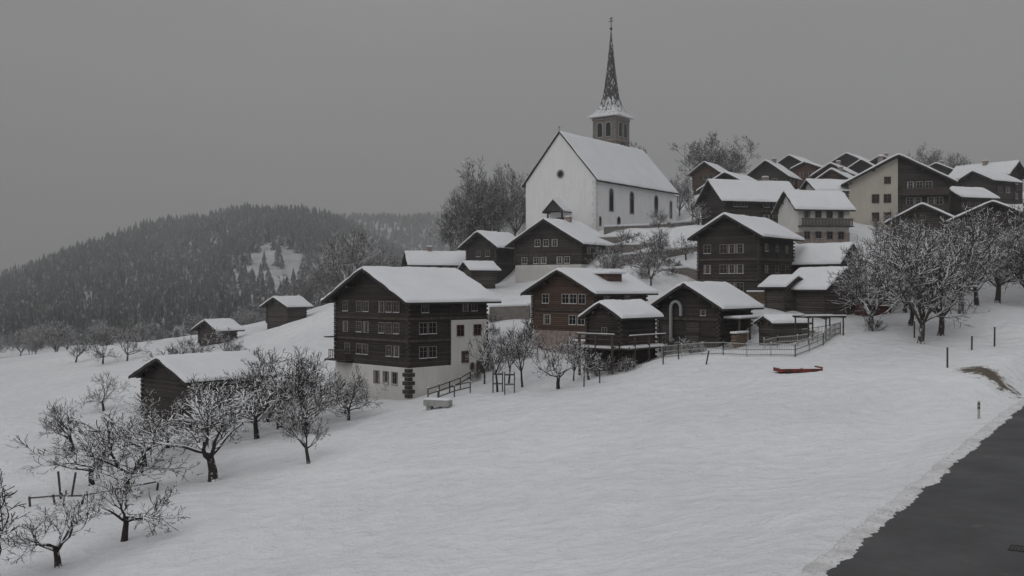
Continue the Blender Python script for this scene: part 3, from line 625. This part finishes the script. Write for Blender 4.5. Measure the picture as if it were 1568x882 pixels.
for i,(x,y,H,sx) in enumerate([(-4.0,174,16.8,.75),(-8.8,170,12.5,.75),(0.2,178,13.5,.8),(-6,180,14,.8),(-2,171,13.5,.7),(-5.5,171,11,.9),(-3.2,176,15.5,.7),(-10.5,174,10,.9),(-7,172,13.5,.6),(40,200,14,1.05),(46,205,12.5,1.0),(95,225,12,1.1),(101,228,11,1.1),(29.5,172,8,.9),(22,185,14,.8)]):
    plant('lime_tree',LT[i%2],x,y,H,sx)
for i,(x,y,H,sx) in enumerate([(-32,190,15,1),(-37,200,13,1.0),(-44,205,11,1.0),(-50,210,9,1.),(-24,205,11,1.),(-28,196,12,1)]+[(random.uniform(-118,-40),random.uniform(185,245),random.uniform(4.5,8),1.15) for _ in range(30)]):
    plant('bare_ash_tree',LT[i%2] if i%3 else BT[i%3],x,y,H,sx)
for i,(x,y,H,sx) in enumerate([(15.5,117,4,1.1),(17.5,121,4.5,1.1),(13,123,4,1.1),(19,126,4,1.1),(22,124,3.5,1),(11.5,128,3.5,1),(16,133,3.5,1),(21,140,3,1.1),(27,142,4,1),(31,146,4,1),(46,124,4.5,1),(50,126,5,1),(53,130,5,1),(30,147,5,1),(28,152,5,1),(16,113,4.5,1),(12,116,4,1)]):
    plant('garden_fruit_tree',BT[i%3] if i%2 else AP[i%4],x,y,H,sx)
for i in range(80):
    c=random.choice([(16,137,7,3),(18,120,6,5),(24,146,6,3),(-1,108,3,6),(-2,96,2.5,4),(30,92,4,4),(45,118,6,6),(-26,84,5,3),(22,104,2,3),(9,86,3,1.5),(17,90,3,1.5)])
    x=c[0]+random.uniform(-c[2],c[2]); y=c[1]+random.uniform(-c[3],c[3]); plant('snowy_shrub',SH[i%2],x,y,random.uniform(.7,1.8),1.2)
# ------------------------------------------------------------ conifer forest
def conifer(seed,tiers=7,sides=7):
    r=np.random.RandomState(seed); V=[];Fc=[]
    for t in range(tiers):
        z0=.04+.88*t/tiers; R=.22*(1-t/tiers)**.9+.015; zt=min(1.0,z0+.27)
        n0=len(V); V.append((0,0,zt)); a0=r.uniform(0,6)
        for s in range(sides*2):
            q=R*(1 if s%2 else .45)*r.uniform(.65,1.2); an=a0+math.pi*s/sides; V.append((q*math.cos(an),q*math.sin(an),z0+(-.03 if s%2 else .02)))
        for s in range(sides*2): Fc.append((n0,n0+1+s,n0+1+(s+1)%(sides*2)))
    return np.array(V),np.array(Fc)
vars_=[conifer(s) for s in range(4)]
N=9500; rs=np.random.RandomState(3)
yy=250+rs.rand(N)**.8*420; xx=yy*rs.uniform(-.62,-.02,N)
y2=rs.uniform(800,1040,4200); x2=rs.uniform(-430,60,4200)
xx=np.concatenate([xx,x2]); yy=np.concatenate([yy,y2])
clr=[(-96,408,15,36),(-84,392,14,16),(-103,355,24,16),(-122,345,16,10),(-211,412,26,16),(-150,330,22,8),(-60,330,12,8),(-140,300,20,6),(-80,300,22,8),(-70,360,7,14),(-110,440,8,20)]
keep=np.ones(len(xx),bool)
for cx,cy,a,b_ in clr: 
    inside=((xx-cx)/a)**2+((yy-cy)/b_)**2<1+.7*np.sin(xx*.4+cy)*np.sin(yy*.3); keep&=~(inside&(rs.rand(len(xx))<.88))
keep&=~((yy<275)&(rs.rand(len(xx))<.4))
xx=xx[keep];yy=yy[keep]; zz=height(xx,yy); hh=rs.uniform(4.5,10.5,len(xx))*(1+.15*np.sin(xx*.05)); wd=hh*rs.uniform(.8,1.15,len(xx)); wd=np.where(rs.rand(len(xx))<.2,wd*1.4,wd)
cos_=[];fss=[];off=0
for k in range(4):
    idx=np.where(np.arange(len(xx))%4==k)[0]; V,Fv=vars_[k]; an=rs.rand(len(idx))*6.28; c,s=np.cos(an)[:,None],np.sin(an)[:,None]
    vx=(V[None,:,0]*c-V[None,:,1]*s)*wd[idx][:,None]+xx[idx][:,None]; vy=(V[None,:,0]*s+V[None,:,1]*c)*wd[idx][:,None]+yy[idx][:,None]; vz=V[None,:,2]*hh[idx][:,None]+zz[idx][:,None]-.3
    cos_.append(np.stack([vx,vy,vz],-1).reshape(-1,3)); fss.append((Fv[None]+(np.arange(len(idx))*len(V))[:,None,None]+off).reshape(-1,3)); off+=len(idx)*len(V)
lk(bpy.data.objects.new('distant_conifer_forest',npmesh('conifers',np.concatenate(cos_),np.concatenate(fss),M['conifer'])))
# ------------------------------------------------------------ walls, fences, small things
def stone_wall(name,pts,ztops,t=.5,hgt=2.2):
    e=empty(name); B=MB();S=MB()
    for (p,q),(za,zb) in zip(zip(pts[:-1],pts[1:]),zip(ztops[:-1],ztops[1:])):
        d=Vector((q[0]-p[0],q[1]-p[1])).normalized(); nn=Vector((-d.y,d.x))*t/2
        c=[(p[0]+nn.x,p[1]+nn.y),(p[0]-nn.x,p[1]-nn.y),(q[0]-nn.x,q[1]-nn.y),(q[0]+nn.x,q[1]+nn.y)]; zz_=[za,za,zb,zb]
        B.prism([(x,y,z-hgt) for (x,y),z in zip(c,zz_)],[(x,y,z) for (x,y),z in zip(c,zz_)]); S.prism([(x,y,z+.002) for (x,y),z in zip(c,zz_)],[(x,y,z+.28) for (x,y),z in zip(c,zz_)])
    B.obj('masonry',M['stone'],e); S.obj('snow_cap',M['roofsnow'],e,bevel=.08)
stone_wall('churchyard_retaining_wall',[(10.5,137),(17,138),(26.7,141)],[7.0,7.2,7.8])
stone_wall('churchyard_retaining_wall',[(13.5,143),(20,146),(29,150)],[8.9,9.3,10.2],.4,1.4)
stone_wall('terrace_wall',[(11.5,124),(17,124.5),(24,127)],[3.9,4.4,5.4])
stone_wall('terrace_wall',[(12.5,130),(18,131),(26,134)],[5.6,5.8,6.8],.5,1.6)
stone_wall('terrace_wall',[(-2.5,112),(2.0,110)],[-2.2,-2.0],.5,1.6)
stone_wall('garden_wall',[(24,113),(21,117),(18,118)],[1.5,2.4,2.2],.4,1.6)
def fence(name,pts,h=1.1,step=2.0,rails=(.5,1.0),vert=0,mat='trim',pt=.1,lean=.0,snow=True):
    e=empty(name); B=MB(); S=MB()
    for p,q in zip(pts[:-1],pts[1:]):
        L=math.hypot(q[0]-p[0],q[1]-p[1]); k=max(1,round(L/step)); P_=[(p[0]+(q[0]-p[0])*i/k,p[1]+(q[1]-p[1])*i/k) for i in range(k+1)]
        G_=[Vector((x,y,hz1(x,y))) for x,y in P_]
        for a in G_:
            t=Vector((random.uniform(-lean,lean),random.uniform(-lean,lean),h*random.uniform(.95,1.08))); B.beam(a-Vector((0,0,.3)),a+t,pt)
            if snow: b_=a+t; S.box(b_.x-pt*.6,b_.x+pt*.6,b_.y-pt*.6,b_.y+pt*.6,b_.z+.001,b_.z+.09)
        for a,b_ in zip(G_[:-1],G_[1:]):
            for r in rails: B.beam(a+Vector((0,0,r)),b_+Vector((0,0,r)),.05,.08)
            if vert:
                m_=int((b_-a).length/vert)
                for i in range(1,m_): c=a.lerp(b_,i/m_); B.beam(c+Vector((0,0,.05)),c+Vector((0,0,h*.95)),.018)
    B.obj('posts_and_rails',M[mat],e)
    if snow: S.obj('post_snow',M['roofsnow'],e)
fence('wire_garden_fence',[(13.3,87),(18,83.5),(23.7,82),(27,85),(30,89.5)],1.1,2,(.15,.6,1.08),.14,'concrete',.07)
fence('wire_garden_fence',[(25,93),(30,89.5)],1.1,2,(.15,.6,1.08),.14,'concrete',.07)
fence('wire_garden_fence',[(22.5,87.5),(24,88.5),(27,86.5)],1.0,1.5,(.5,.95),.14,'concrete',.06)
fence('wooden_rail_fence',[(-7.2,84),(-5.6,88),(-3.9,92)],1.1,1.8,(.55,1.0))
fence('wooden_rail_fence',[(-6.2,82),(-3.6,84.5)],1.0,1.5,(.5,.95))
fence('wooden_rail_fence',[(-29,59),(-25.5,58),(-21.6,59.5)],.6,1.9,(.5,),lean=.25)
fence('wooden_rail_fence',[(2.5,96),(-.5,99),(-2.5,101)],1.1,1.6,(.5,1.0))
for x,y,h,l_ in [(32,72,1.5,.0),(36.6,78,1.1,.03),(39.4,80,1.6,.02),(39.6,74,1.7,.02),(14.3,84,1.3,.05),(12.8,83,1.2,.02),(15.6,79,1.1,.28),(5.8,79,1.6,.03),(7.2,80.5,1.6,.02),(34.5,84,1.4,0),(-27.6,60,1.7,.2),(-27.2,60.4,1.5,.3)]:
    B=MB(); B.beam((0,0,-.3),(l_*random.choice((-1,1)),0,h),.1); B.box(-.05,.05,-.05,.05,-.3,-.29); o=B.obj('wooden_stake',M['trim']); o.location=(x,y,hz1(x,y))
for x,y in ((-1.2,82.5),(-.2,80.5)):
    e=empty('tree_guard',(x,y,hz1(x,y))); B=MB()
    for a,b_ in ((-.4,-.4),(.4,-.4),(.4,.4),(-.4,.4)): B.beam((a,b_,-.3),(a,b_,1.7),.09)
    for z in (.7,1.5):
        for a,b_,c,d in ((-.4,-.4,.4,-.4),(.4,-.4,.4,.4),(.4,.4,-.4,.4),(-.4,.4,-.4,-.4)): B.beam((a,b_,z),(c,d,z),.06)
    B.obj('stakes',M['timber3'],e)
# trough
zz_=hz1(-5.8,78); e=empty('stone_water_trough',(-5.9,78,zz_+.15),-.35); B=MB()
B.box(-1.1,1.1,-.4,-.28,0,.45);B.box(-1.1,1.1,.28,.4,0,.45);B.box(-1.1,-.95,-.28,.28,0,.45);B.box(.95,1.1,-.28,.28,0,.45);B.box(-.95,.95,-.28,.28,0,.2);B.box(-.9,-.5,-.3,.3,-.5,-.002);B.box(.5,.9,-.3,.3,-.5,-.002); B.obj('basin',M['concrete'],e,bevel=.02)
B=MB();B.box(-1.08,1.08,-.39,.39,.452,.6); B.obj('trough_snow',M['roofsnow'],e,bevel=.08)
# red trailer bed
zz_=hz1(21.3,73); e=empty('red_hay_cart',(21.3,73,zz_-.08),.12); B=MB()
B.box(-1.6,1.6,-.65,-.6,.15,.38);B.box(-1.6,1.6,.6,.65,.15,.4);B.box(-1.65,-1.601,-.65,.65,.15,.42);B.box(1.601,1.65,-.65,.65,.15,.5);B.box(-1.6,1.6,-.6,.6,.15,.22); B.beam((1.65,0,.25),(2.5,0,.1),.08)
B.box(-.05,.05,-.69,-.65,.1,.45);B.obj('cart_bed',M['redpaint'],e)
B=MB();B.box(-1.58,1.58,-.58,.58,.225,.40);B.box(-1.65,.4,-.66,-.595,.381,.44); B.obj('cart_snow',M['roofsnow'],e,bevel=.03)
B=MB()
for a in (-1,1):
    for s_ in (-.75,.75):
        B.prism([(a+.2*math.cos(t*math.pi/8),s_-.06,.12+.2*math.sin(t*math.pi/8)) for t in range(16)],[(a+.2*math.cos(t*math.pi/8),s_+.06,.12+.2*math.sin(t*math.pi/8)) for t in range(16)])
B.obj('cart_wheels',M['roofdark'],e)
def delin(x,y):
    e=empty('roadside_delineator_post',(x,y,hz1(x,y)),-.6); B=MB(); B.prism([(-.07,-.05,-.2),(.07,-.05,-.2),(0,.08,-.2)],[(-.07,-.05,1.0),(.07,-.05,1.0),(0,.08,1.0)]); B.obj('post',M['framew'],e)
    B=MB(); B.prism([(-.074,-.054,.55),(.074,-.054,.55),(0,.085,.55)],[(-.074,-.054,.9),(.074,-.054,.9),(0,.085,.9)]); B.obj('black_band',M['roofdark'],e)
    B=MB(); B.box(-.03,.03,-.062,-.055,.65,.8); B.obj('reflector',M['framew'],e)
delin(26.6,55.8); delin(53,87.5)
zz_=hz1(28,88); e=empty('wooden_pergola',(27.6,88,zz_),.3); B=MB()
for x in (-1.8,0,1.8):
    for y in (-1,1): B.beam((x,y,-.4),(x,y,1.9),.1)
    B.beam((x,-1.3,1.95),(x,1.3,1.95),.1)
for y in (-1,1): B.beam((-2.1,y,2.04),(2.1,y,2.04),.1)
B.obj('frame',M['timber3'],e); B=MB()
for y in (-1,1): B.box(-2.1,2.1,y-.06,y+.06,2.1,2.2)
B.obj('frame_snow',M['roofsnow'],e)
# ------------------------------------------------------------ real mist filling the valley and thinning over the village
B=MB(); B.box(-1600,1300,72,1350,-60,190)
m=bpy.data.materials.new('snow_mist'); m.use_nodes=True; nt=m.node_tree; nt.nodes.clear(); vs=nt.nodes.new('ShaderNodeVolumeScatter'); vs.inputs['Density'].default_value=.00085; vs.inputs['Color'].default_value=(.98,.985,1,1); ou=nt.nodes.new('ShaderNodeOutputMaterial'); nt.links.new(vs.outputs[0],ou.inputs['Volume'])
B.obj('valley_mist',m)
# ------------------------------------------------------------ light
wd_=bpy.data.worlds.new('World'); sc.world=wd_; wd_.use_nodes=True; nt=wd_.node_tree; bg=nt.nodes['Background']
sky=nt.nodes.new('ShaderNodeTexSky'); sky.sky_type='NISHITA'; sky.sun_disc=False; sky.sun_elevation=math.radians(38); sky.sun_rotation=math.radians(215)
hs=nt.nodes.new('ShaderNodeHueSaturation'); hs.inputs['Saturation'].default_value=.15; nt.links.new(sky.outputs[0],hs.inputs['Color'])
tc=nt.nodes.new('ShaderNodeTexCoord'); sp=nt.nodes.new('ShaderNodeSeparateXYZ'); nt.links.new(tc.outputs['Generated'],sp.inputs[0])
mp=nt.nodes.new('ShaderNodeMapping'); mp.inputs['Scale'].default_value=(1,1,3); nt.links.new(tc.outputs['Generated'],mp.inputs[0])
zn=math_(nt,'ADD',sp.outputs[2],math_(nt,'MULTIPLY_ADD',noi(nt,mp.outputs[0],1.8,4),.26,-.13))
cr=nt.nodes.new('ShaderNodeValToRGB'); nt.links.new(zn,cr.inputs[0]); el=cr.color_ramp.elements
el[0].position=0; el[0].color=(.180,.180,.183,1); el[1].position=1; el[1].color=(.58,.582,.59,1)
q=el.new(.28); q.color=(.228,.228,.231,1); q=el.new(.5); q.color=(.36,.362,.37,1)
sc10=nt.nodes.new('ShaderNodeVectorMath'); sc10.operation='SCALE'; sc10.inputs['Scale'].default_value=10; nt.links.new(cr.outputs[0],sc10.inputs[0])
c=mixc(nt,.95,hs.outputs[0],sc10.outputs[0]); nt.links.new(c,bg.inputs['Color']); bg.inputs['Strength'].default_value=.115
su=bpy.data.lights.new('sun','SUN'); su.energy=.5; su.angle=math.radians(35); su.color=(1,.98,.95); so=lk(bpy.data.objects.new('sun',su))
so.rotation_euler=(math.radians(52),0,math.radians(-35))
# ------------------------------------------------------------ camera
cam=bpy.data.cameras.new('camera'); cam.lens=34.44; cam.sensor_width=36; cam.clip_end=6000; cam.clip_start=.5
co_=lk(bpy.data.objects.new('camera',cam)); co_.location=(0,0,0); co_.rotation_euler=(math.radians(90),0,0); sc.camera=co_
